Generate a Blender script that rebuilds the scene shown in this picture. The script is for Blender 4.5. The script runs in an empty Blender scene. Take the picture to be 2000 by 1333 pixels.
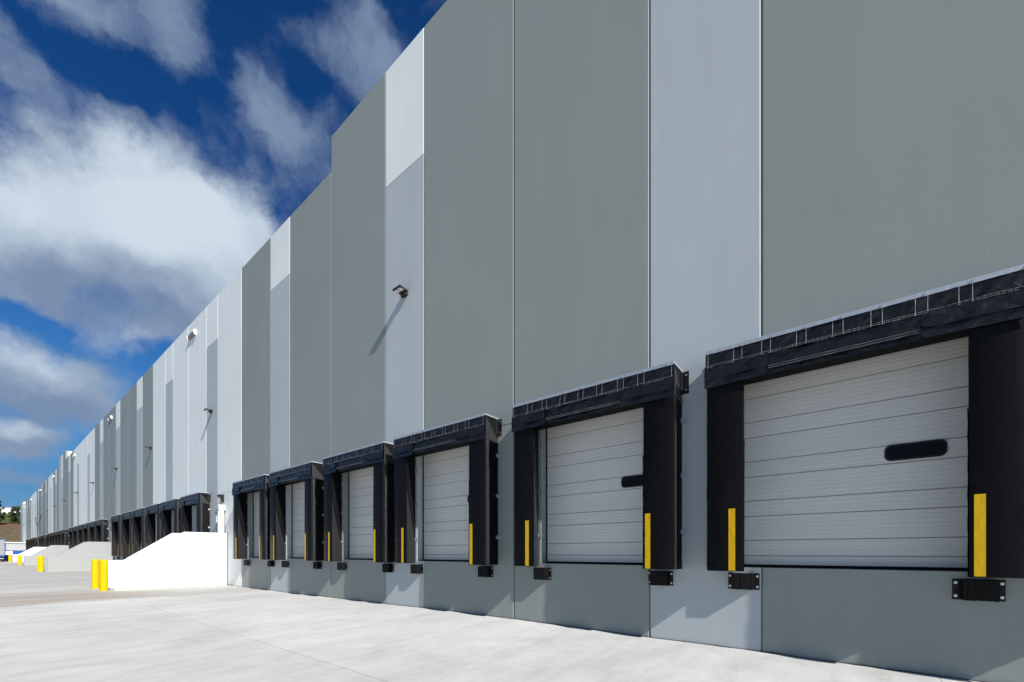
import bpy, bmesh, math, random
from mathutils import Vector, Matrix, noise
random.seed(7)
R = math.radians
# ------------------------------------------------------------------ camera
sc = bpy.context.scene
TH = math.atan(1040.5/820.0)
D = 7.163            # camera to dock wall (wall plane x = D, runs along +Y)
H = 1.46
cd = bpy.data.cameras.new('camera'); cam = bpy.data.objects.new('camera', cd)
sc.collection.objects.link(cam); sc.camera = cam
cam.location = (0, 0, H); cam.rotation_euler = (R(90), 0, -TH)
cd.sensor_width = 36; cd.lens = 36*820/2000.0; cd.shift_y = (1079.7-666.5)/2000.0
cd.clip_start = .05; cd.clip_end = 6000
sc.view_settings.view_transform = 'Standard'; sc.view_settings.look = 'None'
sc.view_settings.exposure = 0.95; sc.view_settings.gamma = 1.0
# ------------------------------------------------------------------ sun
LD = Vector((1, 5.17, -3.8)).normalized()
sl = bpy.data.lights.new('sun', 'SUN'); sl.energy = 3.75; sl.angle = R(.53); sl.color = (1, .955, .89)
so = bpy.data.objects.new('sun', sl); sc.collection.objects.link(so)
so.rotation_euler = LD.to_track_quat('-Z', 'Y').to_euler(); so.location = (-10, -40, 60)
# ------------------------------------------------------------------ sky with clouds
world = bpy.data.worlds.new('World'); sc.world = world; world.use_nodes = True
NT = world.node_tree; NT.nodes.clear()
CG = (1.35, 1.85, 2.75)
class G:
    """small helper to write node graphs"""
    def __init__(s, nt): s.nt = nt
    def n(s, t, **k):
        x = s.nt.nodes.new(t)
        for a, b in k.items(): setattr(x, a, b)
        return x
    def put(s, sock, v):
        if isinstance(v, bpy.types.NodeSocket): s.nt.links.new(v, sock)
        else:
            if sock.type == 'VECTOR' and len(v) == 4: v = v[:3]
            sock.default_value = v
    def m(s, op, a, b=0.0, c=0.0, clamp=False):
        x = s.n('ShaderNodeMath', operation=op, use_clamp=clamp)
        for i, v in enumerate((a, b, c)): s.put(x.inputs[i], v)
        return x.outputs[0]
    def v(s, op, a, b=(0, 0, 0)):
        x = s.n('ShaderNodeVectorMath', operation=op)
        s.put(x.inputs[0], a)
        if op == 'SCALE': s.put(x.inputs['Scale'], b)
        elif op not in ('LENGTH', 'NORMALIZE'): s.put(x.inputs[1], b)
        return x.outputs['Value'] if op in ('DOT_PRODUCT', 'LENGTH') else x.outputs[0]
    def mix(s, f, a, b, kind='MIX'):
        x = s.n('ShaderNodeMix', data_type='RGBA', blend_type=kind)
        s.put(x.inputs[0], f); s.put(x.inputs[6], a); s.put(x.inputs[7], b)
        return x.outputs[2]
    def rng(s, x, a, b, c=0.0, d=1.0, smooth=True):
        y = s.n('ShaderNodeMapRange', interpolation_type='SMOOTHSTEP' if smooth else 'LINEAR')
        for i, v in enumerate((x, a, b, c, d)): s.put(y.inputs[i], v)
        return y.outputs[0]
    def noise(s, vec, scale, detail=4, rough=.5, dist=0.0, col=False):
        x = s.n('ShaderNodeTexNoise')
        if vec is not None: s.put(x.inputs['Vector'], vec)
        x.inputs['Scale'].default_value = scale; x.inputs['Detail'].default_value = detail
        x.inputs['Roughness'].default_value = rough; x.inputs['Distortion'].default_value = dist
        return x.outputs['Color' if col else 'Fac']
def c4(r, g, b): return (r, g, b, 1)
g = G(NT)
tc = g.n('ShaderNodeTexCoord').outputs['Generated']
dirv = g.v('NORMALIZE', tc)
sky = g.n('ShaderNodeTexSky', sky_type='NISHITA', sun_disc=False)
sky.sun_elevation = R(35.8); sky.sun_rotation = R(190.95); sky.air_density = 1.0; sky.dust_density = .4; sky.ozone_density = 2.2
gam = g.n('ShaderNodeGamma'); g.put(gam.inputs[0], sky.outputs[0]); gam.inputs[1].default_value = 1.25
blue = g.mix(1.0, gam.outputs[0], c4(.06, .24, .42), 'MULTIPLY')
zc = g.n('ShaderNodeSeparateXYZ'); g.put(zc.inputs[0], dirv)
blue = g.mix(g.rng(zc.outputs[2], .50, .0), blue, c4(.62, 1.75, 3.3))
blue = g.mix(g.rng(zc.outputs[2], .12, -.02), blue, c4(1.3, 2.7, 4.1))
FW = Vector((math.sin(TH), math.cos(TH), 0)); RT = Vector((math.cos(TH), -math.sin(TH), 0)); UP = Vector((0, 0, 1))
def look(px, py): return (FW + RT*((px-1000)/820.0) + UP*((1079.7-py)/820.0)).normalized()
warp = g.noise(dirv, 3.0, 5, .6, col=True)
wv = g.v('SCALE', g.v('SUBTRACT', warp, (.5, .5, .5)), .13)
warp2 = g.noise(dirv, 9, 6, .62, col=True)
wv2 = g.v('SCALE', g.v('SUBTRACT', warp2, (.5, .5, .5)), .09)
dw = g.v('ADD', g.v('ADD', dirv, wv), wv2)
# each bank: where it stands in the sky (seen along px,py), half sizes, slant in degrees, weight
def bank(px, py, a, b, ang, amp, soft=.35, vec=None):
    c = look(px, py)
    ca = math.cos(R(ang)); sa = math.sin(R(ang))
    p1 = look(px+ca, py+sa)-c; p2 = look(px-sa, py+ca)-c
    a_ = a*p1.length; b_ = b*p2.length
    t1 = p1.normalized(); t2 = (p2 - t1*p2.dot(t1)).normalized()
    v = vec or dw
    u = g.m('ADD', g.v('DOT_PRODUCT', v, tuple(t1/a_)), -c.dot(t1)/a_)
    w = g.m('ADD', g.v('DOT_PRODUCT', v, tuple(t2/b_)), -c.dot(t2)/b_)
    q = g.m('ADD', g.v('DOT_PRODUCT', v, tuple(c)), -1.0)
    cm = g.n('ShaderNodeCombineXYZ'); g.put(cm.inputs[0], u); g.put(cm.inputs[1], w); g.put(cm.inputs[2], g.m('MULTIPLY', q, 2.0))
    d = g.v('LENGTH', cm.outputs[0])
    return g.rng(d, .1, 1.6, amp, 0.0)
def total(L):
    o = L[0]
    for x in L[1:]: o = g.m('ADD', o, x)
    return o
cover = total([bank(*b) for b in [
    (60, 435, 330, 105, -2, 1.6), (390, 435, 250, 115, 27, 1.6), (330, 560, 230, 85, 14, 1.2), (20, 480, 200, 90, 0, .6),
    (-25, 110, 80, 260, 3, .95),
    (160, 20, 120, 60, 25, .8), (350, 85, 100, 100, 40, 1.1), (290, 20, 100, 50, 0, .5), (270, 190, 110, 55, 0, -.75), (50, 612, 120, 22, 14, -.7),
    (700, 60, 70, 130, -20, 1.1), (740, 190, 40, 80, -15, .6), (600, 90, 60, 50, 0, .3), (520, 230, 75, 70, 15, .95), (560, 330, 50, 90, -8, .7), (640, 290, 50, 80, 0, .6),
    (90, 745, 220, 75, 20, 1.5), (300, 650, 120, 40, 8, .9), (90, 575, 110, 30, 20, .6), (40, 855, 135, 45, 12, 1.35),
    (30, 930, 110, 18, 8, .8), (-300, 500, 260, 300, 0, .8), (-250, 900, 200, 60, 0, .7),
    (1100, -500, 300, 200, 20, .7), (400, -400, 200, 150, 20, .6), (2600, 300, 500, 250, 0, .6)]])
det = g.noise(g.v('ADD', g.v('MULTIPLY', dirv, (1, 1, 1.1)), wv2), 6.5, 12, .60)
det2 = g.noise(g.v('ADD', dirv, wv2), 17, 8, .6)
behind = g.rng(g.v('DOT_PRODUCT', dirv, tuple(FW)), .45, -.2, 0, .62)  # unseen cloud cover added behind the camera to whiten the ambient light
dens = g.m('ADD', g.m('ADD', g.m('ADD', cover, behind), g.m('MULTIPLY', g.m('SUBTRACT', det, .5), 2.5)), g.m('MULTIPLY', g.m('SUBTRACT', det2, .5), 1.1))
dens = g.rng(dens, .10, 1.40)
bright = total([bank(*b) for b in [
    (130, 400, 330, 85, 4, 1.15), (440, 460, 200, 85, 26, 1.15), (60, 700, 170, 35, 18, .75), (40, 828, 100, 22, 12, .6),
    (640, 180, 230, 230, 0, -.4), (360, 60, 150, 100, 50, -.3), (0, 100, 150, 200, 0, -.25), (300, 615, 220, 35, 14, -.5), (60, 780, 200, 25, 14, -.5), (220, 655, 60, 25, 0, .4)]])
bright = g.m('ADD', bright, g.m('MULTIPLY', g.m('SUBTRACT', g.noise(dw, 8.0, 10, .60), .5), 1.5))
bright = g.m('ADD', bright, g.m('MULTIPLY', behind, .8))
bright = g.rng(bright, -.45, 1.5)
ccol = g.mix(bright, c4(CG[0], CG[1], CG[2]), c4(4.35, 5.0, 5.6))
skyc = g.mix(g.m('MULTIPLY', dens, .95), blue, ccol)
bg = g.n('ShaderNodeBackground'); g.put(bg.inputs[0], skyc); bg.inputs[1].default_value = .078
wo = g.n('ShaderNodeOutputWorld'); NT.links.new(bg.outputs[0], wo.inputs[0])

# ------------------------------------------------------------------ materials
def mat(name, col, rough=.6, metal=0.0, spec=.5, var=.0, vscale=1.0, bump=0.0, bscale=20, stretch=(1, 1, 1), bdist=.01, extra=None, bdet=6):
    m = bpy.data.materials.new(name); m.use_nodes = True
    nt = m.node_tree; b = nt.nodes['Principled BSDF']; gg = G(nt)
    b.inputs['Roughness'].default_value = rough; b.inputs['Metallic'].default_value = metal
    b.inputs['Specular IOR Level'].default_value = spec
    geo = gg.n('ShaderNodeNewGeometry').outputs['Position']
    sv = gg.v('MULTIPLY', geo, stretch)
    c = c4(*col)
    if var:
        f = gg.noise(sv, vscale, 6, .6)
        lo = tuple(max(0, x*(1-var)) for x in col); hi = tuple(min(1, x*(1+var)) for x in col)
        c = gg.mix(gg.rng(f, .25, .75, smooth=False), c4(*lo), c4(*hi))
    if extra: c = extra(gg, geo, c, b)
    gg.put(b.inputs['Base Color'], c)
    if bump:
        bn = gg.n('ShaderNodeBump'); bn.inputs['Strength'].default_value = bump; bn.inputs['Distance'].default_value = bdist
        gg.put(bn.inputs['Height'], gg.noise(sv, bscale, bdet, .5 if bdet < 4 else .6)); gg.put(b.inputs['Normal'], bn.outputs[0])
    return m
def panel_extra(gg, geo, c, b):
    # cloudy rolled paint, faint vertical run marks and a little splash dust low on the wall
    s1 = gg.noise(gg.v('MULTIPLY', geo, (1, 1, .12)), 2.2, 5, .6)
    s2 = gg.noise(geo, .35, 3, .5)
    s3 = gg.noise(gg.v('MULTIPLY', geo, (1, 3.0, .25)), 6, 6, .7)
    f = gg.m('ADD', gg.m('MULTIPLY', s1, .55), gg.m('ADD', gg.m('MULTIPLY', s2, .5), gg.m('MULTIPLY', s3, .2)))
    k = gg.rng(f, .42, .82, .945, 1.05, smooth=False)
    cc = gg.mix(1.0, c, (1, 1, 1, 1), 'MULTIPLY')
    sc_ = gg.n('ShaderNodeVectorMath', operation='SCALE'); gg.put(sc_.inputs[0], cc); gg.put(sc_.inputs['Scale'], k)
    z = gg.n('ShaderNodeSeparateXYZ'); gg.put(z.inputs[0], geo)
    dst = gg.m('MULTIPLY', gg.rng(z.outputs[2], .0, .35, 1, 0), gg.rng(gg.noise(geo, 5, 5, .6), .4, .7))
    return gg.mix(gg.m('MULTIPLY', dst, .18), sc_.outputs[0], c4(.48, .46, .42))
M = {}
M['dark'] = mat('paint_dark_grey', (.24, .272, .258), .55, spec=.25, bump=.12, bscale=35, extra=panel_extra)
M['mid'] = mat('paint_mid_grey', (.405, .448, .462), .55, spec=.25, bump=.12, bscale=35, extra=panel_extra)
M['light'] = mat('paint_pale_grey', (.71, .755, .745), .55, spec=.25, bump=.12, bscale=35, extra=panel_extra)
M['sealant'] = mat('joint_sealant', (.22, .23, .23), .7)
M['fabric'] = mat('black_vinyl', (.0042, .0042, .0050), .42, spec=.09, var=.25, vscale=9, bump=.16, bscale=1.6, stretch=(2, 2, .9), bdist=.05)
M['fabric_head'] = mat('black_vinyl_folded', (.0075, .0078, .0100), .30, spec=.30, var=.1, vscale=3, bump=.8, bscale=3.4, stretch=(1.4, 1.2, 2.0), bdist=.07, bdet=2.6)
M['fabric2'] = mat('black_vinyl_sunlit', (.020, .020, .022), .45, spec=.4, var=.5, vscale=30, bump=.6, bscale=16, stretch=(1, 1, .6), bdist=.02)  # paler black vinyl; its tone puts sunlight into the inner flap
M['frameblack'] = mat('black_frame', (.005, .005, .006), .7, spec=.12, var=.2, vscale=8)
M['thread'] = mat('pale_stitching', (.40, .40, .40), .7, var=.5, vscale=160)
M['galv'] = mat('galvanised_steel', (.42, .45, .49), .5, metal=.55, var=.2, vscale=25, bump=.1, bscale=60)
M['bolt'] = mat('zinc_bolt', (.62, .62, .62), .35, metal=.8, var=.1, vscale=60)
M['rubber'] = mat('rubber', (.006, .006, .006), .7, spec=.2, var=.5, vscale=40, bump=.8, bscale=55, stretch=(1, 2.5, .25), bdist=.012)
def door_extra(gg, geo, c, b):
    z = gg.n('ShaderNodeSeparateXYZ'); gg.put(z.inputs[0], geo)
    f = gg.noise(gg.v('MULTIPLY', geo, (1, .15, 6)), 3.0, 5, .6)
    f2 = gg.noise(gg.v('MULTIPLY', geo, (1, .5, 1)), 1.2, 4, .6)
    k = gg.rng(gg.m('ADD', f, f2), .7, 1.3, .95, 1.05, smooth=False)
    sc_ = gg.n('ShaderNodeVectorMath', operation='SCALE'); gg.put(sc_.inputs[0], c); gg.put(sc_.inputs['Scale'], k)
    return sc_.outputs[0]
M['doorsteel'] = mat('door_white_steel', (.57, .575, .55), .45, spec=.4, extra=door_extra)
M['groove'] = mat('door_groove', (.24, .24, .235), .6, var=.1, vscale=20)
M['glass'] = mat('dark_glass', (.004, .004, .005), .12, spec=.12, var=.3, vscale=12)
M['yellow'] = mat('yellow_vinyl', (.60, .37, .004), .5, spec=.2, var=.03, vscale=10, bump=.1, bscale=12)
M['bollard'] = mat('yellow_paint', (.64, .40, .001), .45, spec=.15, var=.07, vscale=7, bump=.1, bscale=30)
def dirt_extra(gg, geo, c, b):
    z = gg.n('ShaderNodeSeparateXYZ'); gg.put(z.inputs[0], geo)
    dst = gg.m('MULTIPLY', gg.rng(z.outputs[2], -.03, .16, 1, 0), gg.rng(gg.noise(geo, 7, 5, .6), .35, .65))
    return gg.mix(gg.m('MULTIPLY', dst, .35), c, c4(.42, .37, .30))
M['whitewall'] = mat('white_painted_concrete', (.80, .80, .79), .55, var=.02, vscale=3, bump=.1, bscale=30, extra=dirt_extra)
M['greywall'] = mat('grey_painted_concrete', (.285, .30, .295), .55, var=.04, vscale=2, bump=.1, bscale=30, extra=dirt_extra)
M['step'] = mat('step_concrete', (.42, .41, .39), .75, var=.12, vscale=4, bump=.2, bscale=40)
M['black'] = mat('black_housing', (.010, .011, .012), .45, spec=.25, var=.1, vscale=20)
M['lens'] = mat('light_lens', (.62, .60, .56), .3, var=.06, vscale=60)
M['white'] = mat('white_metal', (.80, .80, .80), .45, var=.04, vscale=8)
M['roofing'] = mat('roofing', (.55, .55, .54), .8, var=.1, vscale=1)
M['annexwall'] = mat('annex_wall', (.34, .36, .37), .6, var=.06, vscale=2)
M['blue'] = mat('blue_paint', (.012, .085, .30), .45, var=.2, vscale=2)
M['greypanel'] = mat('grey_sheet', (.25, .25, .255), .5, var=.06, vscale=3)
M['tyre'] = mat('tyre', (.02, .02, .02), .8, var=.3, vscale=10)
M['red'] = mat('red_paint', (.45, .05, .04), .5, var=.1, vscale=10)
M['bark'] = mat('bark', (.10, .075, .05), .9, var=.3, vscale=3, bump=.5, bscale=8)
M['leaf'] = mat('foliage_dark', (.035, .055, .022), .7, var=.6, vscale=1.2)
M['cable'] = mat('cable', (.03, .03, .03), .6, var=.1, vscale=10)

def ground_extra(gg, geo, c, b):
    sp = gg.n('ShaderNodeSeparateXYZ'); gg.put(sp.inputs[0], geo); X, Y = sp.outputs[0], sp.outputs[1]
    big = gg.noise(geo, .32, 4, .55)
    mid = gg.noise(gg.v('MULTIPLY', geo, (.8, 1.1, 1)), 1.4, 9, .68, .5)
    swp = gg.noise(gg.v('MULTIPLY', geo, (.22, 1.5, 1)), 2.3, 7, .65, .3)
    fine = gg.noise(geo, 26, 5, .7)
    f = gg.m('ADD', gg.m('ADD', gg.m('MULTIPLY', big, .5), gg.m('MULTIPLY', mid, .6)), gg.m('ADD', gg.m('MULTIPLY', swp, .4), gg.m('MULTIPLY', fine, .2)))
    c = gg.mix(gg.rng(f, .66, .98, smooth=False), c4(.375, .38, .368), c4(.565, .572, .556))
    # slab by slab tone
    br = gg.n('ShaderNodeTexBrick'); br.offset = 0; gg.put(br.inputs['Vector'], gg.v('ADD', geo, (-2.91+40*4.3, .9, 0)))
    br.inputs['Color1'].default_value = (0, 0, 0, 1); br.inputs['Color2'].default_value = (1, 1, 1, 1)
    br.inputs['Scale'].default_value = 1.0; br.inputs['Mortar Size'].default_value = 0
    br.inputs['Brick Width'].default_value = 4.3; br.inputs['Row Height'].default_value = 5.2
    c = gg.mix(.22, c, gg.mix(gg.m('MULTIPLY', br.outputs[0], 1.0), c4(.44, .43, .41), c4(.60, .59, .57)))
    # the dusty, rust brown tyre tracks that run past the stairs, and grimy wear further along
    wy = gg.m('ADD', Y, gg.m('MULTIPLY', gg.m('SUBTRACT', gg.noise(geo, .7, 6, .7), .5), 1.6))
    tr = gg.m('MULTIPLY', gg.m('MULTIPLY', gg.rng(wy, 17.7, 18.4), gg.rng(wy, 21.5, 26, 1, 0)), gg.rng(X, 5.2, 2.6, .45, 1))
    trn = gg.rng(gg.noise(gg.v('MULTIPLY', geo, (.35, 1.3, 1)), .8, 6, .65, .4), .25, .58)
    c = gg.mix(gg.m('MULTIPLY', gg.m('MULTIPLY', tr, trn), .85), c, c4(.30, .255, .215))
    fr = gg.m('MULTIPLY', gg.rng(Y, 21, 30), gg.rng(gg.noise(gg.v('MULTIPLY', geo, (.25, .6, 1)), .5, 6, .65, .5), .30, .62, .45, 1))
    c = gg.mix(gg.m('MULTIPLY', fr, .75), c, c4(.345, .325, .305))
    # specks and small rust dots
    vo = gg.n('ShaderNodeTexVoronoi'); gg.put(vo.inputs['Vector'], geo); vo.inputs['Scale'].default_value = 3.1
    dots = gg.m('MULTIPLY', gg.rng(vo.outputs['Distance'], .018, .034, 1, 0), gg.rng(gg.noise(geo, 1.1, 3, .5), .55, .62))
    c = gg.mix(gg.m('MULTIPLY', dots, .5), c, c4(.22, .19, .16))
    # saw cut joints
    wob = gg.m('MULTIPLY', gg.m('SUBTRACT', gg.noise(geo, 5, 5, .75), .5), .028)
    def line(co, at, per, w, amt, c):
        d = gg.m('ADD', co, -at)
        if per: d = gg.m('SUBTRACT', gg.m('MODULO', gg.m('ADD', d, per*100.5), per), per*.5)
        d = gg.m('ABSOLUTE', gg.m('ADD', d, wob))
        return gg.mix(gg.m('MULTIPLY', gg.rng(d, w*.4, w, 1, 0), amt), c, c4(.17, .15, .13))
    c = line(X, 2.91, 0, .009, .6, c)
    c = line(X, 2.91-6.2, 0, .012, .6, c)
    c = line(Y, 9.5, 10.4, .012, .45, c)
    # fine hairline cracks
    v2 = gg.n('ShaderNodeTexVoronoi', feature='DISTANCE_TO_EDGE'); gg.put(v2.inputs['Vector'], gg.v('ADD', geo, gg.v('SCALE', gg.noise(geo, 1.3, 5, .7, col=True), 1.3)))
    v2.inputs['Scale'].default_value = .33
    cr = gg.m('MULTIPLY', gg.rng(v2.outputs['Distance'], .0012, .0035, 1, 0), gg.rng(gg.noise(geo, .5, 3, .5), .5, .58))
    c = gg.mix(gg.m('MULTIPLY', cr, .4), c, c4(.25, .23, .21))
    return c
M['concrete'] = mat('yard_concrete', (.5, .5, .48), .78, spec=.3, bump=.25, bscale=18, bdist=.006, extra=ground_extra)
def hill_extra(gg, geo, c, b):
    sp = gg.n('ShaderNodeSeparateXYZ'); gg.put(sp.inputs[0], geo)
    n1 = gg.noise(gg.v('MULTIPLY', geo, (1, .5, 1)), .16, 6, .65); n2 = gg.noise(geo, .9, 5, .7)
    zz = gg.m('ADD', sp.outputs[2], gg.m('MULTIPLY', gg.m('SUBTRACT', n1, .5), 5))
    dry = gg.mix(gg.rng(n2, .35, .65), c4(.085, .062, .042), c4(.14, .115, .06))
    grn = gg.mix(gg.rng(n2, .35, .65), c4(.06, .095, .022), c4(.12, .15, .035))
    c = gg.mix(gg.rng(zz, 12.5, 14), dry, grn)
    red = gg.m('MULTIPLY', gg.rng(zz, 10.6, 11.4), gg.rng(zz, 11.8, 12.6, 1, 0))
    c = gg.mix(gg.m('MULTIPLY', red, gg.rng(n2, .42, .6)), c, c4(.24, .075, .05))
    shrub = gg.m('MULTIPLY', gg.m('MULTIPLY', gg.rng(zz, 12.0, 13.0), gg.rng(zz, 14.5, 15.5, 1, 0)), .8)
    return gg.mix(shrub, c, c4(.06, .08, .025))
M['hill'] = mat('hillside', (.2, .2, .1), .95, spec=.1, bump=.5, bscale=1.2, bdist=.3, extra=hill_extra)

# ------------------------------------------------------------------ mesh helpers
class MB:
    def __init__(s): s.v = []; s.f = []; s.mi = []; s.cur = 0
    def face(s, pts, mi=None):
        i = len(s.v); s.v += [tuple(p) for p in pts]; s.f.append(tuple(range(i, i+len(pts)))); s.mi.append(s.cur if mi is None else mi)
    def box(s, x0, x1, y0, y1, z0, z1, mi=None, bev=0):
        i = len(s.v)
        s.v += [(x0,y0,z0),(x1,y0,z0),(x1,y1,z0),(x0,y1,z0),(x0,y0,z1),(x1,y0,z1),(x1,y1,z1),(x0,y1,z1)]
        for f in ((0,3,2,1),(4,5,6,7),(0,1,5,4),(1,2,6,5),(2,3,7,6),(3,0,4,7)):
            s.f.append(tuple(i+k for k in f)); s.mi.append(s.cur if mi is None else mi)
    def prism(s, poly, axis, a0, a1, mi=None):
        """extrude a 2d polygon along axis ('x','y','z')"""
        def P(p, a):
            return {'x': (a, p[0], p[1]), 'y': (p[0], a, p[1]), 'z': (p[0], p[1], a)}[axis]
        i = len(s.v); n = len(poly)
        s.v += [P(p, a0) for p in poly] + [P(p, a1) for p in poly]
        k = s.cur if mi is None else mi
        s.f.append(tuple(i+j for j in range(n))[::-1]); s.mi.append(k)
        s.f.append(tuple(i+n+j for j in range(n))); s.mi.append(k)
        for j in range(n):
            s.f.append((i+j, i+(j+1) % n, i+n+(j+1) % n, i+n+j)); s.mi.append(k)
    def grid(s, fn, nu, nv, mi=None):
        i = len(s.v)
        for a in range(nu+1):
            for b in range(nv+1): s.v.append(tuple(fn(a/nu, b/nv)))
        for a in range(nu):
            for b in range(nv):
                p = i+a*(nv+1)+b
                s.f.append((p, p+nv+1, p+nv+2, p+1)); s.mi.append(s.cur if mi is None else mi)
    def cyl(s, c, ax, r, L, n=10, r2=None, mi=None):
        """cylinder from c along unit ax"""
        ax = Vector(ax).normalized(); t = ax.orthogonal().normalized(); b = ax.cross(t); c = Vector(c)
        i = len(s.v); r2 = r if r2 is None else r2
        for k in range(n):
            a = 2*math.pi*k/n; d = t*math.cos(a)+b*math.sin(a)
            s.v.append(tuple(c+d*r)); s.v.append(tuple(c+ax*L+d*r2))
        mk = s.cur if mi is None else mi
        for k in range(n):
            j = (k+1) % n; s.f.append((i+2*k, i+2*j, i+2*j+1, i+2*k+1)); s.mi.append(mk)
        s.f.append(tuple(i+2*k for k in range(n))[::-1]); s.mi.append(mk)
        s.f.append(tuple(i+2*k+1 for k in range(n))); s.mi.append(mk)
    def build(s, name, mats, parent=None, smooth=False, bevel=0, weld=False, seg=2):
        me = bpy.data.meshes.new(name); me.from_pydata(s.v, [], s.f)
        if not isinstance(mats, (list, tuple)): mats = [mats]
        for m in mats: me.materials.append(m)
        for p, k in zip(me.polygons, s.mi): p.material_index = k
        bm = bmesh.new(); bm.from_mesh(me)
        if weld or bevel: bmesh.ops.remove_doubles(bm, verts=bm.verts, dist=1e-5)
        bmesh.ops.recalc_face_normals(bm, faces=bm.faces)
        if bevel:
            es = [e for e in bm.edges if len(e.link_faces) == 2 and e.calc_face_angle(0) > .5]
            bmesh.ops.bevel(bm, geom=es, offset=bevel, segments=seg, affect='EDGES', profile=.5, clamp_overlap=True)
        bm.to_mesh(me); bm.free()
        if smooth:
            for p in me.polygons: p.use_smooth = True
        o = bpy.data.objects.new(name, me); sc.collection.objects.link(o)
        if parent: o.parent = parent
        return o
def empty(name, loc=(0, 0, 0)):
    o = bpy.data.objects.new(name, None); sc.collection.objects.link(o); o.location = loc; o.empty_display_size = .3; return o
def tag(o, label, cat, group=None):
    o['label'] = label; o['category'] = cat
    if group: o['group'] = group
    elif 'group' in o.keys(): del o['group']
    return o
def struct(o, label=None):
    o['kind'] = 'structure'
    if label: o['label'] = label
    return o
def kids(o): return [c for c in bpy.data.objects if c.parent == o]
def copy_tree(o, parent=None):
    c = o.copy(); sc.collection.objects.link(c)
    if parent: c.parent = parent
    for ch in kids(o): copy_tree(ch, c)
    return c
def nz(x, y, z): return noise.noise(Vector((x, y, z)))

# ------------------------------------------------------------------ layout numbers
C = 7.62; S0 = .944
def joint(j):
    k, m = divmod(j, 3); return S0 + C*(k + (0, .22, .61)[m])
def bay(i): return .01 + 3.81*i - (.15 if i % 2 else 0)
GROUPS = [list(range(-3, 6)), list(range(7, 13)), list(range(14, 20)), list(range(21, 27)), list(range(28, 31)), list(range(33, 40))]
SLOTS = [i for g_ in GROUPS for i in g_]
SILL = 1.235; DTOP = 4.285; DW = 1.22
ZL, ZH = 13.98, 15.13; ZB = 11.84
END = S0 + C*24
# ------------------------------------------------------------------ ground
def base_z(s):
    P = [(-6, -.03), (-1, -.03), (.2, -.022), (1, -.004), (2.6, -.002), (5.5, .021), (8.5, .019), (10.3, -.004), (13, -.02), (16.2, -.045), (22.4, -.04), (30, -.03), (400, -.03)]
    if s <= P[0][0]: return P[0][1]
    for (a, b), (c, d) in zip(P, P[1:]):
        if s <= c:
            t = (s-a)/(c-a); t = t*t*(3-2*t); return b+(d-b)*t
    return -.03
xs = [-2500, -600, -150, -60, -30, -15, -8, -4, -2, 0, 1, 2, 3, 4, 5, 5.6, 6.1, 6.5, 6.8, 7.0, 7.1, 7.19, 9, 60, 200, 2500]
ys = [-2500, -400, -100, -40, -20, -12, -8, -6] + [-5+.25*i for i in range(0, 125)] + [28, 32, 40, 60, 90, 130, 180, 190, 250, 500, 3000]
mb = MB()
def gz(x, y):
    w = max(0, min(1, (x-3.2)/3.9)) if x < 7.2 else 1
    r = 0
    if 6.9 < x < 7.2 and -5 < y < 27: r = .007*nz(y*2.3, 1.7, 0)+.004*nz(y*7, 4.2, 0)
    return -.03 + (base_z(y)+.03)*w + r
for y in ys:
    for x in xs: mb.v.append((x, y, gz(x, y)))
nx = len(xs)
for j in range(len(ys)-1):
    for i in range(nx-1):
        a = j*nx+i; mb.f.append((a, a+1, a+nx+1, a+nx)); mb.mi.append(0)
struct(mb.build('ground', M['concrete'], smooth=True))
# ragged filler strip between slab and wall
mb = MB(); N = 460
def fl(u, v):
    y = -5+u*29
    w = .018+.013*nz(y*3, 8, 0)+.010*nz(y*11, 3, 0)
    return (7.158-max(.004, w)*v, y, gz(7.16, y)+.010-.004*v)
mb.grid(fl, N, 1); struct(mb.build('joint_filler', M['rubber']))

# ------------------------------------------------------------------ warehouse
wh = tag(empty('warehouse', (D, 20, 0)), 'very long grey and white tilt-up concrete warehouse lined with loading docks', 'warehouse')
def inwh(o):
    o.parent = wh; o.matrix_parent_inverse = Matrix.Translation((-D, -20, 0)); return o
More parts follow.
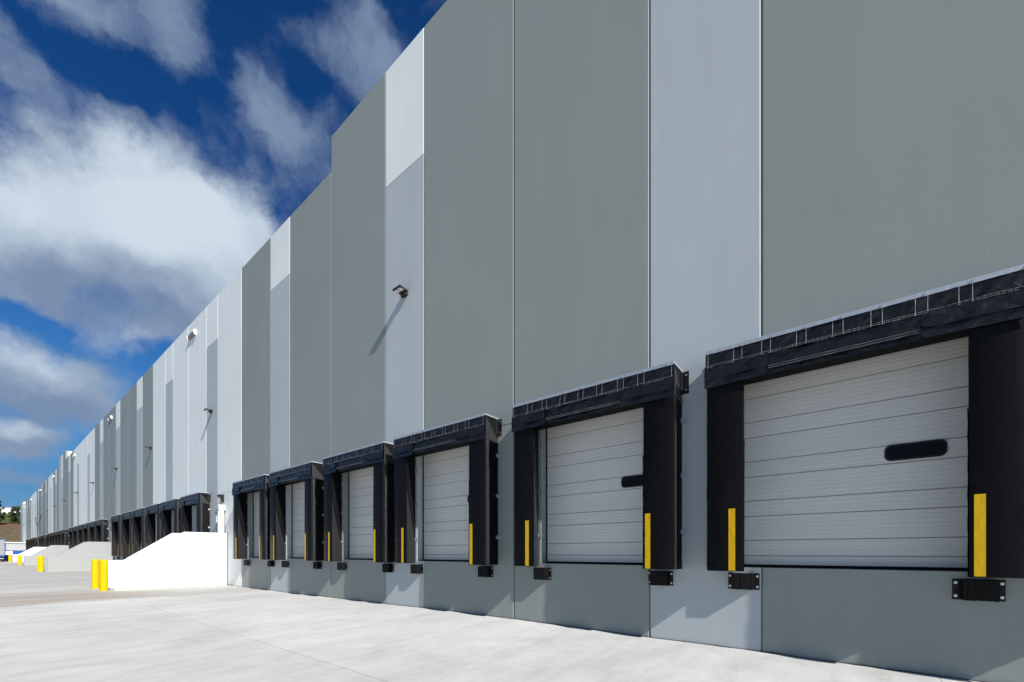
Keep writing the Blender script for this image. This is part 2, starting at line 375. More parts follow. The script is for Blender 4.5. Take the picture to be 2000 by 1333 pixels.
# openings in the wall
holes = [(bay(i)-DW, bay(i)+DW, SILL, DTOP) for i in SLOTS]
EXITS = [(23.02, 24.02), (49.55, 50.55), (76.35, 77.35), (102.9, 103.9), (121.9, 122.9)]
holes += [(a, b, 1.24, 3.40) for a, b in EXITS]
TK = .25
def panel(y0, y1, top, colf, grooves):
    """plate with holes; colf(z) gives material; vertical edges chamfered"""
    ch = .018
    Y = sorted(set([y0, y1]+[v for h in holes for v in h[:2] if y0 < v < y1]))
    Z = sorted(set([-.4, top]+[v for h in holes for v in h[2:] if h[1] > y0 and h[0] < y1]+[v for z in grooves for v in (z-.012, z+.012)]))
    Z = [z for z in Z if z <= top]
    mb = MB()
    def solid(a, b):
        if a < 0 or b < 0 or a >= len(Y)-1 or b >= len(Z)-1: return False
        cy, cz = (Y[a]+Y[a+1])/2, (Z[b]+Z[b+1])/2
        return not any(h[0] < cy < h[1] and h[2] < cz < h[3] for h in holes)
    for a in range(len(Y)-1):
        for b in range(len(Z)-1):
            if not solid(a, b): continue
            ya, yb, za, zb = Y[a], Y[a+1], Z[b], Z[b+1]
            mi = colf((za+zb)/2)
            gr = any(abs((za+zb)/2-z) < .013 for z in grooves)
            fx = D + (.012 if gr else 0)
            fa = ya+(ch if a == 0 else 0); fb = yb-(ch if a == len(Y)-2 else 0)
            mb.face([(fx, fb, za), (fx, fa, za), (fx, fa, zb), (fx, fb, zb)], mi)
            if gr:
                mb.face([(D, fa, zb), (D, fb, zb), (fx, fb, zb), (fx, fa, zb)], mi)
                mb.face([(D, fb, za), (D, fa, za), (fx, fa, za), (fx, fb, za)], mi)
            if a == 0:
                mb.face([(fx, fa, za), (D+ch, ya, za), (D+ch, ya, zb), (fx, fa, zb)], mi)
                mb.face([(D+ch, ya, za), (D+TK, ya, za), (D+TK, ya, zb), (D+ch, ya, zb)], mi)
            elif not solid(a-1, b): mb.face([(fx, ya, za), (D+TK, ya, za), (D+TK, ya, zb), (fx, ya, zb)], mi)
            if a == len(Y)-2:
                mb.face([(fx, fb, zb), (D+ch, yb, zb), (D+ch, yb, za), (fx, fb, za)], mi)
                mb.face([(D+TK, yb, za), (D+ch, yb, za), (D+ch, yb, zb), (D+TK, yb, zb)], mi)
            elif not solid(a+1, b): mb.face([(fx, yb, zb), (D+TK, yb, zb), (D+TK, yb, za), (fx, yb, za)], mi)
            if b == len(Z)-2: mb.face([(fx, fa, zb), (fx, fb, zb), (D+TK, yb, zb), (D+TK, ya, zb)], mi)
            elif not solid(a, b+1): mb.face([(fx, fa, zb), (fx, fb, zb), (D+TK, fb, zb), (D+TK, fa, zb)], mi)
            if not solid(a, b-1): mb.face([(fx, fa, za), (fx, fb, za), (D+TK, fb, za), (D+TK, fa, za)], mi)
    me = bpy.data.meshes.new('wall_panel'); me.from_pydata(mb.v, [], mb.f)
    for m in (M['dark'], M['mid'], M['light']): me.materials.append(m)
    for p, k in zip(me.polygons, mb.mi): p.material_index = k
    bm = bmesh.new(); bm.from_mesh(me); bmesh.ops.remove_doubles(bm, verts=bm.verts, dist=1e-5)
    bmesh.ops.recalc_face_normals(bm, faces=bm.faces); bm.to_mesh(me); bm.free()
    o = bpy.data.objects.new('wall_panel', me); sc.collection.objects.link(o); return inwh(o)
WHITE = {8, 10, 11, 13, 23, 25, 26, 28, 38, 40, 50, 52, 53, 55, 62, 64, 65, 67}
def tall(j): return j <= 4 or 32 <= j <= 34 or j >= 68
for j in range(-6, 72):
    a, b = joint(j)+.006, joint(j+1)-.006
    top = ZH if tall(j) else ZL
    narrow = j % 3 == 0
    if narrow:
        o = panel(a, b, top, lambda z: 2 if z > ZB else 1, [ZB])
    elif j in WHITE: o = panel(a, b, top, lambda z: 2, [4.27])
    elif j == 34: o = panel(a, b, top, lambda z: 1, [])
    else: o = panel(a, b, top, lambda z: 0, [4.27])
mb = MB()
for j in range(-6, 71):
    y = joint(j+1); hh = [h for h in holes if h[0]-.02 < y < h[1]+.02]
    for za, zb in ([(-.3, hh[0][2]), (hh[0][3], ZL-.1)] if hh else [(-.3, ZL-.1)]): mb.box(D+.045, D+TK-.01, y-.0055, y+.0055, za, zb)
inwh(mb.build('joint_sealant', M['sealant']))
# parapet returns, roof and the far walls of the building
YS = joint(-6)
for ya in (joint(32), joint(68), joint(5)-.26, joint(35)-.26):
    mb = MB(); mb.box(D+TK+.002, D+14, ya+.01, ya+.25, ZL-.8, ZH-.002); inwh(mb.build('parapet_return', M['light']))
mb = MB(); mb.box(D+TK+.3, D+120, YS+.1, END-.1, 13.0, 13.2)
inwh(mb.build('roof', M['roofing']))
mb = MB()
mb.box(D+TK+.002, D+120, END-.25, END, -.4, ZH-.01); mb.box(D+TK+.002, D+120, YS, YS+.25, -.4, ZH-.01); mb.box(D+119.7, D+120, YS+.26, END-.26, -.4, ZL)
mb.box(D+TK+.6, D+TK+.7, YS+.3, END-.3, -.4, 12.9)
inwh(mb.build('outer_wall', M['dark']))
# overhead dock doors --------------------------------------------------
def make_door():
    """local frame: x = outwards(-X world handled by coordinates), y along the wall, z up from sill"""
    mb = MB(); xf = .222
    marks = [.176, .414, .783, 1.021, 1.390, 1.628, 1.997, 2.235, 2.604, 2.842]
    prof = [(0, 0.0)]
    z = 0
    ev = []
    for m_ in marks: ev.append((m_-.009, 0)); ev.append((m_-.005, 1)); ev.append((m_+.005, 1)); ev.append((m_+.009, 0))
    # fine ribs between the marks
    zz = .03; 
    while zz < 3.03:
        if all(abs(zz-m_) > .030 for m_ in marks): ev += [(zz-.007, 0), (zz-.002, 2), (zz+.002, 2), (zz+.007, 0)]
        zz += .0585
    ev.sort(); ev = [(0.0, 0)]+ev+[(3.05, 0)]
    dep = {0: 0.0, 1: .010, 2: .003}
    for (za, ka), (zb, kb) in zip(ev, ev[1:]):
        if zb-za < 1e-6: continue
        mb.face([(xf+dep[ka], DW, za), (xf+dep[ka], -DW, za), (xf+dep[kb], -DW, zb), (xf+dep[kb], DW, zb)], 1 if (ka == 1 and kb == 1) else 0)
    d = mb.build('dock_door', [M['doorsteel'], M['groove']])
    w = MB()                      # vision panel
    def rr(y0, y1, z0, z1, r, n=5):
        pts = []
        for cy, cz, a0 in ((y1-r, z1-r, 0), (y0+r, z1-r, 90), (y0+r, z0+r, 180), (y1-r, z0+r, 270)):
            for k in range(n+1):
                a = R(a0+90*k/n); pts.append((cy+r*math.cos(a), cz+r*math.sin(a)))
        return pts
    w.prism(rr(-1.02, -.44, 1.42, 1.63, .07), 'x', xf-.016, xf+.01)
    fr = w.build('window', M['black'], d)
    w = MB(); w.prism(rr(-1.0, -.46, 1.44, 1.61, .055), 'x', xf-.0185, xf-.01); w.build('pane', M['glass'], fr)
    s = MB(); s.box(xf-.028, xf+.02, -DW+.002, DW-.002, -.03+.034, .042); s.build('bottom_seal', M['frameblack'], d)
    for sg in (-1, 1):
        s = MB(); s.box(xf-.030, xf+.02, min(sg*(DW-.016), sg*(DW-.001)), max(sg*(DW-.016), sg*(DW-.001)), .043, 3.048)
        s.build('side_seal', M['frameblack'], d)
    return d
door0 = make_door()
def addwh(o, y, z=0):
    o.parent = wh; o.matrix_parent_inverse = Matrix.Translation((-D, -20, 0)); o.location = (D, y, z)
for n_, i in enumerate(SLOTS):
    o = door0 if n_ == 0 else copy_tree(door0)
    addwh(o, bay(i), SILL)
# personnel doors
def make_exit():
    mb = MB(); mb.box(.10, .14, -.47, .47, .02, 2.13); d = mb.build('exit_door', M['white'], bevel=.003)
    f = MB(); f.box(.04, .18, -.50, -.472, 0, 2.16); f.box(.04, .18, .472, .50, 0, 2.16); f.box(.04, .18, -.4715, .4715, 2.132, 2.16); f.build('frame', M['galv'], d)
    h = MB(); h.cyl((.10, -.40, 1.0), (-1, 0, 0), .012, .05); h.box(.03, .052, -.41, -.28, .985, 1.012); h.build('handle', M['bolt'], d)
    return d
ex0 = make_exit()
for n_, (a, b) in enumerate(EXITS):
    o = ex0 if n_ == 0 else copy_tree(ex0)
    addwh(o, (a+b)/2, 1.24)
# overflow scupper boxes high on the parapet
def make_scupper():
    mb = MB()
    P = [(0, -.13), (0, .12), (-.06, .12), (-.12, .07), (-.12, .03), (-.09, .02), (-.09, -.04), (-.05, -.05), (-.05, -.13)]
    mb.prism(P, 'y', -.52, .52); s = mb.build('scupper_box', M['greypanel'], bevel=.006)
    for sg in (-1, 1):
        e = MB(); e.prism([(0, -.15), (0, .14), (-.07, .14), (-.14, .08), (-.14, -.02), (-.07, -.15)], 'y', sg*.521, sg*.575); e.build('end_cap', M['white'], s, bevel=.006)
    return s
sc0 = make_scupper()
for k in range(8):
    o = sc0 if k == 0 else copy_tree(sc0)
    addwh(o, 27.65+22.8*k - (4.5 if k == 7 else 0), 13.22)

# ------------------------------------------------------------------ dock shelters
# local frame: origin on wall face at bay centre, x = outwards negative, y along the wall (+ = far), z = world height
PF = .433
def make_shelter():
    root = empty('dock_shelter', (D, 0, 0))
    Z0, Z1 = 1.19, 3.97
    for sg in (1, -1):
        mb = MB()
        # cross section, going round: inner-back, inner-front, outer-front, outer-back
        sec = [(-.004, 1.275), (-.20, 1.19), (-PF+.035, 1.098), (-PF+.010, 1.10), (-PF, 1.122), (-PF-.004, 1.34), (-PF, 1.555), (-PF+.012, 1.578), (-PF+.04, 1.585), (-.28, 1.587), (-.14, 1.588), (-.004, 1.59)]
        nz_ = 46
        def pt(k, t):
            x, y = sec[k]; z = Z0+(Z1-Z0)*t
            w = 0
            if 0 < k < len(sec)-1:
                amp = .010 if k in (9, 10) else (.012 if k == 1 else .0035)
                w = amp*nz(k*.9+sg*3, z*2.3, 5)+amp*.5*nz(k*1.7, z*6.5, 2+sg)
                # cinched cloth towards the bottom
            nyk = y + (w if k in (1, 9, 10) else w*.6)
            nxk = x - (w if k in (3, 4, 5, 6, 7) else w*.5)
            return (nxk, sg*nyk, z)
        i0 = len(mb.v); n = len(sec)
        for a in range(nz_+1):
            for k in range(n): mb.v.append(pt(k, a/nz_))
        for a in range(nz_):
            for k in range(n-1):
                p = a*n+k; mb.f.append((p, p+1, p+n+1, p+n)); mb.mi.append(1 if k in (0, 1, 9, 10) else 0)  # inner and outer sides matte black, recess shade put into the colour
        mb.f.append(tuple(range(n))); mb.mi.append(0)
        mb.f.append(tuple(nz_*n+k for k in range(n))[::-1]); mb.mi.append(0)
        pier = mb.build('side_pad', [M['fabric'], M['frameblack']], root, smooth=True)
        pier.data.set_sharp_from_angle(angle=R(38)) if hasattr(pier.data, 'set_sharp_from_angle') else None
        # pleated hem that runs down the outer side close to the front corner, with its beaded edge
        h = MB()
        def hem(u, v):
            z = Z0+.01+(Z1-Z0-.05)*u; w = nz(z*9, v*3, sg)*.012+nz(z*23, v*5, sg)*.006
            return (-PF+.045+.085*v+.008*nz(z*2, 1, sg), sg*(1.592+abs(w)*.9+.007*math.sin(v*math.pi)), z)
        h.grid(hem, 120, 3); h.build('hem', M['fabric2'], pier, smooth=True)
        h = MB(); y_ = sg*1.587
        h.grid(lambda u, v: (-PF+.004+.012*v+.002*nz(u*60, 1, 1), y_+sg*(.004+.003*nz(u*40, 0, 2)), Z0+(Z1-Z0)*u), 60, 1)
        h.build('edge_bead', M['fabric2'], pier)
        # slack inner flap, paler vinyl cut to the outline of the sunlit triangle
        h = MB()
        def slack(u, v):
            z = Z0+.015+u*1.85; w = .40*min(1, 1.35*(1-u)**1.15+.02)
            q = PF-.012-w*v; yy = 1.098+.177*(PF-q)/PF-.010
            yy -= .016*math.sin(v*3.14)*(.3+.7*(1-u))+.010*abs(nz(z*3.1, v*3, 7+sg))+.005*abs(nz(z*9, v*6, 2))
            return (-q, sg*yy, z)
        h.grid(slack, 44, 8); h.build('sunlit_flap', M['fabric2'], pier, smooth=True)
        # yellow guide stripe
        h = MB(); ya = (1.205, 1.292) if sg > 0 else (1.135, 1.222)
        h.grid(lambda u, v: (-PF-.0085-.002*nz(u*7, v*2, 3), sg*(ya[0]+(ya[1]-ya[0])*v), 1.20+.895*u), 20, 4)
        h.build('guide_stripe', M['yellow'], pier)
        # wall clips: three inside the opening and three outside
        for z in (1.80, 2.72, 3.62):
            for yy, dr in ((1.275, -1), (1.592, 1)):
                k = MB(); a, b = sorted((sg*yy, sg*(yy+dr*.085)))
                k.box(-.010, -.002, a, b, z-.038, z+.038); a2, b2 = sorted((sg*yy, sg*(yy+dr*.008)))
                k.box(-.075, -.0105, a2, b2, z-.038, z+.038)
                k.cyl((-.010, sg*(yy+dr*.055), z), (-1, 0, 0), .014, .010, 8, mi=1)
                k.build('wall_clip', [M['galv'], M['bolt']], pier)
    # head box behind the curtains
    mb = MB(); mb.box(-PF+.012, -.002, -1.588, 1.588, 3.985, 4.425); head = mb.build('head_pad', M['frameblack'], root, bevel=.006)
    # side gusset cloth: a triangle from the front edge down to the wall
    for sg in (1, -1):
        mb = MB(); ya, yb = sg*1.589, sg*1.603
        mb.prism([(-PF+.01, 4.40), (-PF+.01, 3.93), (-.02, 3.88), (-.02, 3.96)], 'y', min(ya, yb), max(ya, yb))
        gg_ = mb.build('side_gusset', M['fabric2'], head)
        mb = MB()
        def sl_(u, v): return (-PF+.012+.14*v, sg*(1.6045+.003*abs(nz(u*20, v*3, 4))), 3.94+.44*u-.0*v)
        plate = MB(); ya, yb = sorted((sg*1.592, sg*1.70)); plate.box(-.012, -.002, ya, yb, 4.06, 4.42); ya, yb = sorted((sg*1.590, sg*1.600)); plate.box(-.10, -.0125, ya, yb, 4.07, 4.41)
        for z in (4.12, 4.36): plate.cyl((-.012, sg*1.66, z), (-1, 0, 0), .014, .012, 8, mi=1)
        plate.build('head_bracket', [M['black'], M['bolt']], head)
    # metal flashing with screws on the top front edge
    mb = MB(); mb.box(-PF-.030, -PF-.026, -1.60, 1.60, 4.398, 4.450); mb.box(-PF-.026, -.003, -1.60, 1.60, 4.4465, 4.450)
    for sg in (1, -1): mb.box(-PF-.0255, -.003, min(sg*1.5965, sg*1.60), max(sg*1.5965, sg*1.60), 4.424, 4.446)
    for k in range(9):
        mb.cyl((-PF-.030, -1.5+.375*k, 4.424), (-1, 0, 0), .011, .007, 8, mi=1)
    mb.build('flashing', [M['galv'], M['bolt']], head)
    # upper stitched band: pockets that billow between the pleats
    pairs = [-1.44, -1.07, -.72, -.33, .04, .42, .82, 1.17, 1.5]
    def bill(y):
        d = min(abs(y-p) for p in pairs); return .010*min(1, max(0, d-.05)/.12)
    mb = MB()
    def band(u, v):
        y = -1.600+3.2*u; z = 4.400-.205*v+.006*nz(y*2.3, 0, 1)*v
        x = -PF-.022-bill(y)*math.sin(min(1, v*1.1)*math.pi)-.010*v*v-.016*nz(y*4, z*6, 3)-.012*nz(y*9+z*11, z*6, 5)
        return (x, y, z)
    mb.grid(band, 260, 12); mb.build('head_curtain', M['fabric_head'], head, smooth=True)
    # stitching
    mb = MB()
    def stitch_v(y):
        for k in range(10):
            a = band((y+1.6)/3.2, k/10); b = band((y+1.6)/3.2, (k+1)/10)
            mb.face([(a[0]-.003, y-.0022, a[2]), (a[0]-.003, y+.0022, a[2]), (b[0]-.003, y+.0022, b[2]), (b[0]-.003, y-.0022, b[2])])
    def stitch_h(v, fn, y0, y1, n=420, dx=.003, w=.0013):
        for k in range(n):
            if k % 6 == 5: continue
            ya = y0+(y1-y0)*k/n; yb = y0+(y1-y0)*(k+1)/n
            a = fn((ya+1.6)/3.2, v); b = fn((yb+1.6)/3.2, v)
            mb.face([(a[0]-dx, ya, a[2]-w), (b[0]-dx, yb, b[2]-w), (b[0]-dx, yb, b[2]+w), (a[0]-dx, ya, a[2]+w)])
    for p in pairs[1:-1]: stitch_v(p-.052); stitch_v(p+.052)
    stitch_v(-1.565); stitch_v(1.565)
    stitch_h(.86, band, -1.59, 1.59); stitch_h(.97, band, -1.59, 1.59)
    # lower middle curtain, two overlapping leaves
    lw = MB()
    def low(u, v):
        y = -1.590+3.18*u; z = 4.215-.235*v
        return (-PF-.018-.016*nz(y*1.6+z*4, z*5, 9)-.013*nz(y*6+z*9, z*7, 2), y, z)
    lw.grid(low, 120, 6); lw.build('lower_curtain', M['fabric_head'], head, smooth=True)
    def low2(u, v): a = low(u, v); return (a[0], -1.6+3.2*u, a[2])
    stitch_h(.80, low2, -.85, .80); stitch_h(.92, low2, -.85, .80)
    mb.build('stitching', M['thread'], head)
    lw = MB()
    def low3(u, v):
        y = -1.15+2.3*u; z = 4.0-.075*v
        return (-PF+.006-.004*nz(y*2, z*4, 4), y, z)
    lw.grid(low3, 60, 2); lw.build('lower_leaf', M['fabric_head'], head, smooth=True)
    # corner flaps, each of two overlapping sheets with a rounded inner corner
    for y0, y1 in ((.80, 1.612), (-1.612, -.72)):
        sgn = 1 if y0 > 0 else -1
        for k, (za, zb, off) in enumerate(((4.215, 4.03, .034), (4.075, 3.915, .026))):
            fl_ = MB()
            def flp(u, v):
                y = y0+(y1-y0)*u; z = za+(zb-za)*v
                e = (y-y0) if sgn > 0 else (y1-y)
                if e < .03: z += (1-math.sqrt(max(0, 1-(1-e/.03)**2)))*.03*v
                o_ = (y1-y) if sgn > 0 else (y-y0)
                z -= .018*(1-min(1, o_/1.0))*v
                return (-PF-off-.010*v-.014*nz(y*3.5+z*4, z*5, k+sgn)-.012*max(0, .25-e)*v, y, z)
            fl_.grid(flp, 50, 6); fl_.build('corner_flap', M['fabric_head'], head, smooth=True)
    return root
sh0 = make_shelter()
ORD = ['first', 'second', 'third', 'fourth', 'fifth', 'sixth', 'seventh', 'eighth', 'ninth']
GN = ['of the nearest row', 'of the row behind the white stair', 'behind the first grey stair', 'behind the second grey stair', 'behind the far white stair', 'of the farthest row']
GS = ['docks of the nearest row', 'docks behind the white stair', 'docks behind the first grey stair', 'docks behind the second grey stair', 'docks behind the far white stair', 'docks of the farthest row']
special = {0: 'black dock shelter cut by the right edge, its whole dark door window in view',
           1: 'black dock shelter second from the right, its pad hiding half the door window'}
used = False
def bumper0():
    b = MB(); b.box(-.012, -.002, -.21, .21, -.1225, .1225); root = b.build('dock_bumper', M['black'], bevel=.002)
    r_ = MB()
    for k in range(13):
        y = -.14+.28*k/13; d_ = .135+random.uniform(-.004, .004)
        r_.box(-d_, -.0125, y+.001, y+.0205, -.118+random.uniform(-.003, .003), .118+random.uniform(-.003, .003))
    r_.build('rubber_block', M['rubber'], root)
    for sy in (-1, 1):
        a = MB(); y0, y1 = sorted((sy*.1415, sy*.149)); a.box(-.11, -.0125, y0, y1, -.10, .10); a.build('end_angle', M['frameblack'], root)
        for sz in (-1, 1):
            k = MB(); k.cyl((-.0125, sy*.183, sz*.078), (-1, 0, 0), .017, .006, 12); k.cyl((-.0185, sy*.183, sz*.078), (-1, 0, 0), .011, .010, 6); k.build('bolt', M['bolt'], root)
    return root
bp0 = bumper0(); bused = False
for gi, gl in enumerate(GROUPS):
    vis = [i for i in gl if i >= 0]
    for i in gl:
        if i < -1: continue       # behind the camera: nothing of them shows
        o = copy_tree(sh0) if used else sh0
        used = True
        o.location = (D, bay(i), 0)
        if i < 0:
            tag(o, 'black dock shelter just outside the frame on the right', 'dock shelter', 'dock shelters in the nearest row')
        else:
            n_ = vis.index(i)
            lab = special.get(i) or '%s black dock shelter from the near end %s' % (ORD[n_], GN[gi])
            tag(o, lab, 'dock shelter', 'dock shelters, ' + GS[gi])
        for sy in (1, -1):
            b = copy_tree(bp0) if bused else bp0
            bused = True
            b.location = (D, bay(i)+sy*1.17+(.0 if sy > 0 else -.07), 1.028)
            side = 'far' if sy > 0 else 'near'
            if i < 0: tag(b, 'black rubber bumper under the shelter outside the frame, %s pad' % side, 'dock bumper', 'dock bumpers in the nearest row')
            else: tag(b, 'black rubber bumper under the %s pad, %s dock %s' % (side, ORD[vis.index(i)], GN[gi]), 'dock bumper', 'dock bumpers, ' + GS[gi])

# ------------------------------------------------------------------ wall lights
def make_light():
    root = empty('wall_light', (D, 0, 0))
    mb = MB(); mb.prism([(-.002, -.06), (-.002, .12), (-.08, .09), (-.13, .03), (-.08, -.06)], 'y', -.10, .10); mb.build('mount', M['black'], root, bevel=.008)
    mb = MB()                      # flat head, slightly raised at its tip
    top = [(-.05, -.13), (-.05, .13), (-.31, .17), (-.31, -.17)]
    def zt(x): return .05 + (-x)*.02
    vv = []
    for (x, y) in top: vv.append((x, y, zt(x)-.035))
    for (x, y) in top: vv.append((x*.98, y*.94, zt(x)+.022))
    mb.v = vv; mb.f = [(3, 2, 1, 0), (4, 5, 6, 7), (0, 1, 5, 4), (1, 2, 6, 5), (2, 3, 7, 6), (3, 0, 4, 7)]; mb.mi = [0]*6
    hd = mb.build('head', M['black'], root, bevel=.008)
    for x0, x1 in ((-.285, -.165),):
        for y0, y1 in ((-.14, -.01), (.01, .14)):
            l = MB(); l.v = [(x0, y0, zt(x0)-.037), (x1, y0, zt(x1)-.037), (x1, y1, zt(x1)-.037), (x0, y1, zt(x0)-.037), (x0, y0, zt(x0)-.042), (x1, y0, zt(x1)-.042), (x1, y1, zt(x1)-.042), (x0, y1, zt(x0)-.042)]
            l.f = [(0, 1, 2, 3), (7, 6, 5, 4), (0, 4, 5, 1), (1, 5, 6, 2), (2, 6, 7, 3), (3, 7, 4, 0)]; l.mi = [0]*6
            l.build('lens', M['lens'], hd)
    return root
wl0 = make_light()
WL = [9.32, 24.64, 36.5, 47.8, 59.4, 70.6, 82.5, 94.0, 105.4, 116.7, 128.5, 144.0, 155.0, 166.3, 178.0]
WLN = ['black wall floodlight high on the pale strip above the fourth dock, nearest of all', 'black wall floodlight on the pale strip above the white stair, second nearest',
       'black wall floodlight on the dark panel beside the white wall section, third nearest']
for k, s in enumerate(WL):
    o = wl0 if k == 0 else copy_tree(wl0)
    o.location = (D, s, 8.45)
    OR2 = ORD + ['tenth', 'eleventh', 'twelfth', 'thirteenth', 'fourteenth', 'fifteenth']
    tag(o, WLN[k] if k < 3 else '%s black wall floodlight along the facade, counted from the camera' % OR2[k], 'wall light', 'floodlights in a line along the facade')
# slack cable strung between two far floodlights
def tube(name, pts, r, m, parent=None, n=6):
    mb = MB(); P = [Vector(p) for p in pts]; rings = []
    for i, p in enumerate(P):
        t = (P[min(i+1, len(P)-1)]-P[max(i-1, 0)]).normalized(); a = t.cross(Vector((1, .03, .02))).normalized(); b = t.cross(a)
        rr = r[i] if isinstance(r, (list, tuple)) else r
        st = len(mb.v)
        for k in range(n):
            an = 2*math.pi*k/n; mb.v.append(tuple(p+a*math.cos(an)*rr+b*math.sin(an)*rr))
        rings.append(st)
    for a_, b_ in zip(rings, rings[1:]):
        for k in range(n): mb.f.append((a_+k, a_+(k+1) % n, b_+(k+1) % n, b_+k)); mb.mi.append(0)
    mb.f.append(tuple(rings[0]+k for k in range(n))[::-1]); mb.f.append(tuple(rings[-1]+k for k in range(n))); mb.mi += [0, 0]
    return mb.build(name, m, parent, smooth=True)
pts = []
for k in range(25):
    u = k/24; pts.append((D-.08-.1*math.sin(math.pi*u), 116.9+11.4*u, 8.4-1.9*(1-(2*u-1)**2)))
o = tube('cable', pts, .035, M['cable']); tag(o, 'dark cable hanging slack between two far wall floodlights', 'cable')

# entrance lights beside the exit doors
def make_sconce():
    root = empty('door_light', (D, 0, 0))
    mb = MB(); mb.prism([(-.002, -.17), (-.002, .17), (-.20, .17), (-.20, .08), (-.10, -.17)], 'y', -.13, .13); mb.build('housing', M['black'], root, bevel=.008)
    l = MB(); l.prism([(-.105, -.150), (-.195, .055), (-.201, .05), (-.112, -.155)], 'y', -.10, .10); l.build('lens', M['lens'], root)
    return root
dl0 = make_sconce()
for k, (s, nm) in enumerate([(23.1, 'small black door light above the white stair nearest the camera'), (122.6, 'small black door light high on the far facade beyond the far white stair')]):
    o = dl0 if k == 0 else copy_tree(dl0)
    o.location = (D, s, 4.02); tag(o, nm, 'door light', 'lights above the exit doors')
# white downspout with its hopper, standing on the landing
for k, s in enumerate((22.84,)):
    root = empty('downspout', (D, s, 1.24))
    mb = MB(); mb.cyl((-.17, 0, 0), (0, 0, 1), .125, 2.18, 24); p = mb.build('pipe', M['white'], root, smooth=True)
    p.data.set_sharp_from_angle(angle=R(40)) if hasattr(p.data, 'set_sharp_from_angle') else None
    mb = MB(); mb.prism([(-.30, 2.181), (-.003, 2.181), (-.003, 2.46), (-.32, 2.46)], 'y', -.13, .13); mb.build('hopper', M['mid'], root, bevel=.01)  # mid grey on a white hopper, standing in for its shade
    tag(root, 'white round downspout with a box hopper beside the stair landing', 'downspout')

# ------------------------------------------------------------------ exit stairs with solid side walls
def make_stair(s, m, label, th=.2, gap=1.8):
    root = empty('exit_stair', (D, s, 0))
    prof = [(0, -.2), (0, 2.362), (-1.633, 2.362), (-3.313, 1.132), (-3.863, 1.132), (-3.863, -.2)]
    for y0 in (0, gap):
        mb = MB(); mb.prism([(x-.003, z) for x, z in prof], 'y', y0, y0+th); mb.build('side_wall', m, root, bevel=.006)
    mb = MB(); mb.box(-1.75, -.003, th+.001, gap-.001, -.2, 1.235); mb.build('landing', M['step'], root)
    n = 7
    for k in range(n-1):
        mb = MB(); x1 = -1.751-.28*k; mb.box(x1-.279, x1, th+.001, gap-.001, -.2, 1.235-.176*(k+1)); mb.build('step', M['step'], root)
    tag(root, label, 'stair', 'exit stairs with solid side walls')
    return root
STAIRS = [(22.5, M['whitewall'], 'bright white exit stair with solid sloped side walls, nearest the camera'),
          (49.0, M['greywall'], 'grey exit stair with sloped side walls behind the white stair'),
          (75.8, M['greywall'], 'smaller looking grey exit stair beyond the first grey one'),
          (102.3, M['whitewall'], 'far white exit stair beyond both grey stairs')]
for s, m, l in STAIRS: make_stair(s, m, l)
# ------------------------------------------------------------------ bollards
def make_bollard():
    mb = MB(); r = .12; n = 40
    prof = [(r, -.03), (r, 1.09), (r*.985, 1.125), (r*.93, 1.15), (r*.80, 1.172), (r*.5, 1.187), (0, 1.192)]
    for a, (rr, z) in enumerate(prof):
        for k in range(n): mb.v.append((rr*math.cos(2*math.pi*k/n), rr*math.sin(2*math.pi*k/n), z))
    for a in range(len(prof)-1):
        for k in range(n):
            mb.f.append((a*n+k, a*n+(k+1) % n, (a+1)*n+(k+1) % n, (a+1)*n+k)); mb.mi.append(0)
    return mb.build('bollard', M['bollard'], smooth=True, weld=True)
bo0 = make_bollard(); first = True
SN = ['the near white stair', 'the first grey stair', 'the second grey stair', 'the far white stair']
for k, (s, m, l) in enumerate(STAIRS):
    for q, (ds, w) in enumerate(((.06, 'near'), (1.85, 'far'))):
        o = bo0 if first else bo0.copy()
        if not first: sc.collection.objects.link(o)
        first = False
        o.location = (3.0-.02*q, s+ds, 0)
        tag(o, 'yellow steel bollard guarding the %s wall of %s' % (w, SN[k]), 'bollard', 'yellow bollards at the stair ends')

# ------------------------------------------------------------------ things far down the yard
# low white annex against the dock wall
an = tag(empty('annex', (3.84, 158, 0)), 'low white annex building with a flat roof against the far end of the warehouse', 'building')
mb = MB(); mb.box(.15, 3.3, .1, 12, -.1, 3.75); mb.build('wall', M['annexwall'], an)
mb = MB(); mb.box(-.05, 3.31, -.2, 12.2, 3.76, 4.0); mb.build('roof', M['white'], an)
mb = MB(); mb.box(.6, 1.5, .06, .098, 0, 2.1); mb.build('door', M['greypanel'], an)
# blue skips
def make_skip(loc, w, h, label):
    root = empty('blue_skip', loc)
    mb = MB(); mb.prism([(0, .15), (w, .15), (w, h), (0, h)], 'y', 0, 4.5); mb.build('body', M['blue'], root)
    mb = MB()
    for k in range(int(w/.35)+1): mb.box(k*.35, k*.35+.07, -.06, -.002, .2, h-.07)
    mb.box(-.03, w+.03, -.07, -.001, h-.069, h+.03); mb.build('ribs', M['blue'], root)
    for x in (.1, w-.25):
        mb = MB(); mb.box(x, x+.12, .2, 4.3, 0, .149); mb.build('skid', M['tyre'], root)
    tag(root, label, 'skip', 'blue skips at the far end of the yard')
make_skip((1.7, 111, -.03), 1.45, 1.85, 'blue steel skip beside the grey trailer')
make_skip((3.75, 116, -.03), 1.6, 1.85, 'blue steel skip behind the far white stair')
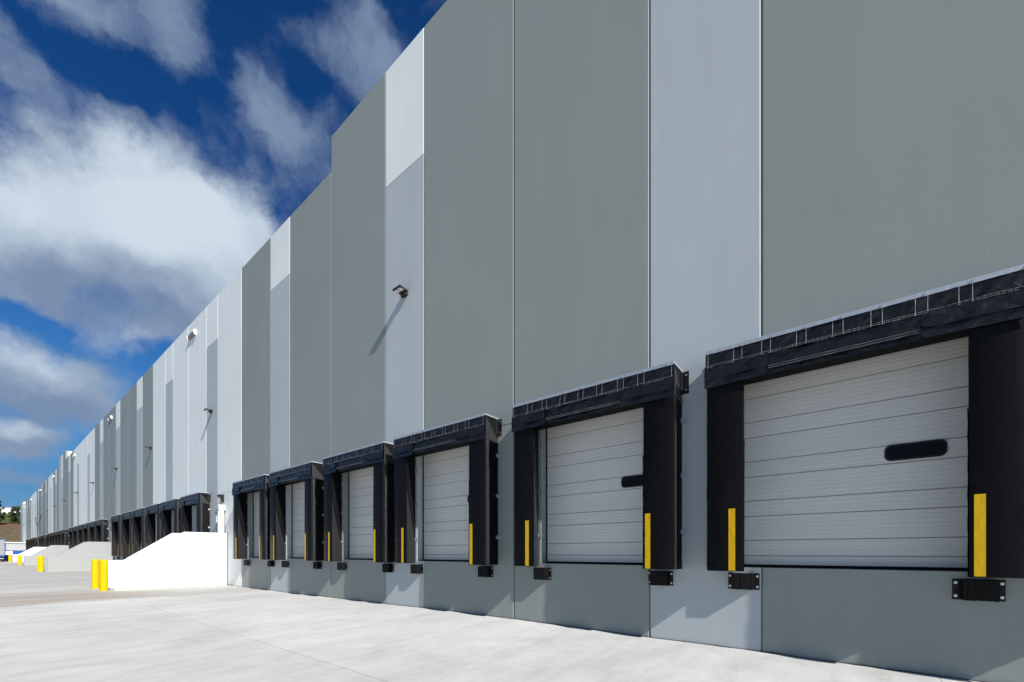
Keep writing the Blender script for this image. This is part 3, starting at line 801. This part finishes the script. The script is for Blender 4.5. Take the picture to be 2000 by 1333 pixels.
# trailer, rear end towards us
tr = tag(empty('trailer', (1.35, 107, -.03)), 'grey box trailer with a blue frame parked at the left edge', 'trailer')
mb = MB(); mb.box(-1.2, 1.2, .02, 9, 1.05, 3.6); mb.build('body', M['greypanel'], tr)
mb = MB(); mb.box(-1.28, -1.201, -.04, 9, .95, 3.72); mb.box(1.201, 1.28, -.04, 9, .95, 3.72); mb.box(-1.2, 1.2, -.04, 9, 3.601, 3.72); mb.box(-1.2, 1.2, -.04, 9, .85, 1.049); mb.build('frame', M['blue'], tr)
for sx in (-1, 1):
    mb = MB(); mb.box(sx*.6-.55, sx*.6+.55, -.02, .019, 1.1, 3.55); mb.build('rear_door', M['greypanel'], tr)
    mb = MB(); mb.cyl((sx*1.1-.13, 1.0, .48), (1, 0, 0), .48, .26, 24); mb.build('wheel', M['tyre'], tr)
mb = MB(); mb.box(-1.1, 1.1, .1, .2, .45, .6); mb.build('rear_bumper', M['galv'], tr)
# notice board on a post
sg_ = tag(empty('sign', (2.98, 105.6, -.03)), 'small white notice board with red lines behind the far bollards', 'sign')
mb = MB(); mb.box(-.03, .03, -.03, .03, 0, 1.15); mb.build('post', M['galv'], sg_)
mb = MB(); mb.box(-.36, .36, -.05, -.031, 1.16, 1.72); bd = mb.build('board', M['white'], sg_)
mb = MB()
for k in range(3): mb.box(-.27, .27-.1*k, -.056, -.051, 1.56-.14*k, 1.60-.14*k)
mb.build('lines', M['red'], bd)
# hill
mb = MB()
def hz(x, y):
    P = [(186, -.6), (192, .6), (200, 5.0), (215, 8.2), (230, 11.3), (260, 14.5), (300, 19), (350, 22.2), (420, 23), (700, 18)]
    z = P[-1][1]
    for (a, b), (c, d) in zip(P, P[1:]):
        if y <= c: z = b+(d-b)*max(0, (y-a)/(c-a)); break
    w = min(1, max(0, (y-188)/20))
    z += w*(1.1*nz(x*.03, y*.03, 1)+.35*nz(x*.15, y*.15, 2))
    e = min(1, max(0, (200-abs(x+30))/90)); e = e*e*(3-2*e)
    return (z+.6)*e-.6
yy_ = [186+.0*i for i in range(1)]+[186+3*i for i in range(1, 60)]+[366+10*i for i in range(0, 34)]
xx_ = [-230+4*i for i in range(0, 101)]
for y in yy_:
    for x in xx_: mb.v.append((x, y, hz(x, y)))
n = len(xx_)
for j in range(len(yy_)-1):
    for i in range(n-1): a = j*n+i; mb.f.append((a, a+1, a+n+1, a+n)); mb.mi.append(0)
struct(mb.build('hill', M['hill'], smooth=True))
# white building on the hilltop
hb = tag(empty('hilltop_building', (6, 362, 23.0)), 'long white flat-roofed building on top of the hill', 'building')
mb = MB(); mb.box(-12, 30, 0, 30, -3, 2.6); mb.build('wall', M['white'], hb)
mb = MB(); mb.prism([(-12.4, 2.61), (30.4, 2.61), (30.4, 2.9), (8, 3.1), (-12.4, 3.2)], 'y', -.4, 30.4); mb.build('roof', M['white'], hb)
# trees
def tree(loc, h, r, label, seed):
    rd = random.Random(seed); root = empty('tree', loc)
    tube('trunk', [(0, 0, -.5), (.1, .05, h*.25), (-.1, .1, h*.5), (.05, 0, h*.8)], [.28, .2, .14, .05], M['bark'], root, 8)
    limbs = MB()
    mb = MB(); cl = []
    for k in range(80):
        t = rd.uniform(.1, 1); a = rd.uniform(0, 6.283); rr = r*math.sqrt(rd.random())*(.55+.65*math.sin(min(1, t*1.05)*math.pi))
        cl.append((Vector((rr*math.cos(a), rr*math.sin(a), h*t)), rd.uniform(.45, .95)*r*.36))
    for c, cr in cl:
        for q in range(110):
            d = Vector((rd.gauss(0, 1), rd.gauss(0, 1), rd.gauss(0, .8))).normalized()*cr*rd.random()**.4
            p = c+d; s = rd.uniform(.14, .28)
            u = Vector((rd.gauss(0, 1), rd.gauss(0, 1), rd.gauss(0, 1))).normalized(); w = u.orthogonal().normalized(); w2 = u.cross(w)
            mb.face([p+w*s, p+w2*s*.5, p-w*s, p-w2*s*.5])
    mb.build('crown', M['leaf'], root)
    return tag(root, label, 'tree', 'trees on the hillside')
tree((8.4, 229, hz(8.4, 229)-.8), 6.6, 2.0, 'dark evergreen tree on the hill against the far corner of the warehouse', 3)
tree((3.4, 226, hz(3.4, 226)-.3), 8.4, 1.9, 'dark evergreen tree on the hill at the left edge of the photo', 5)
tree((12.5, 240, hz(12.5, 240)-.4), 7.0, 2.6, 'dark tree on the hill hidden mostly behind the warehouse end', 8)
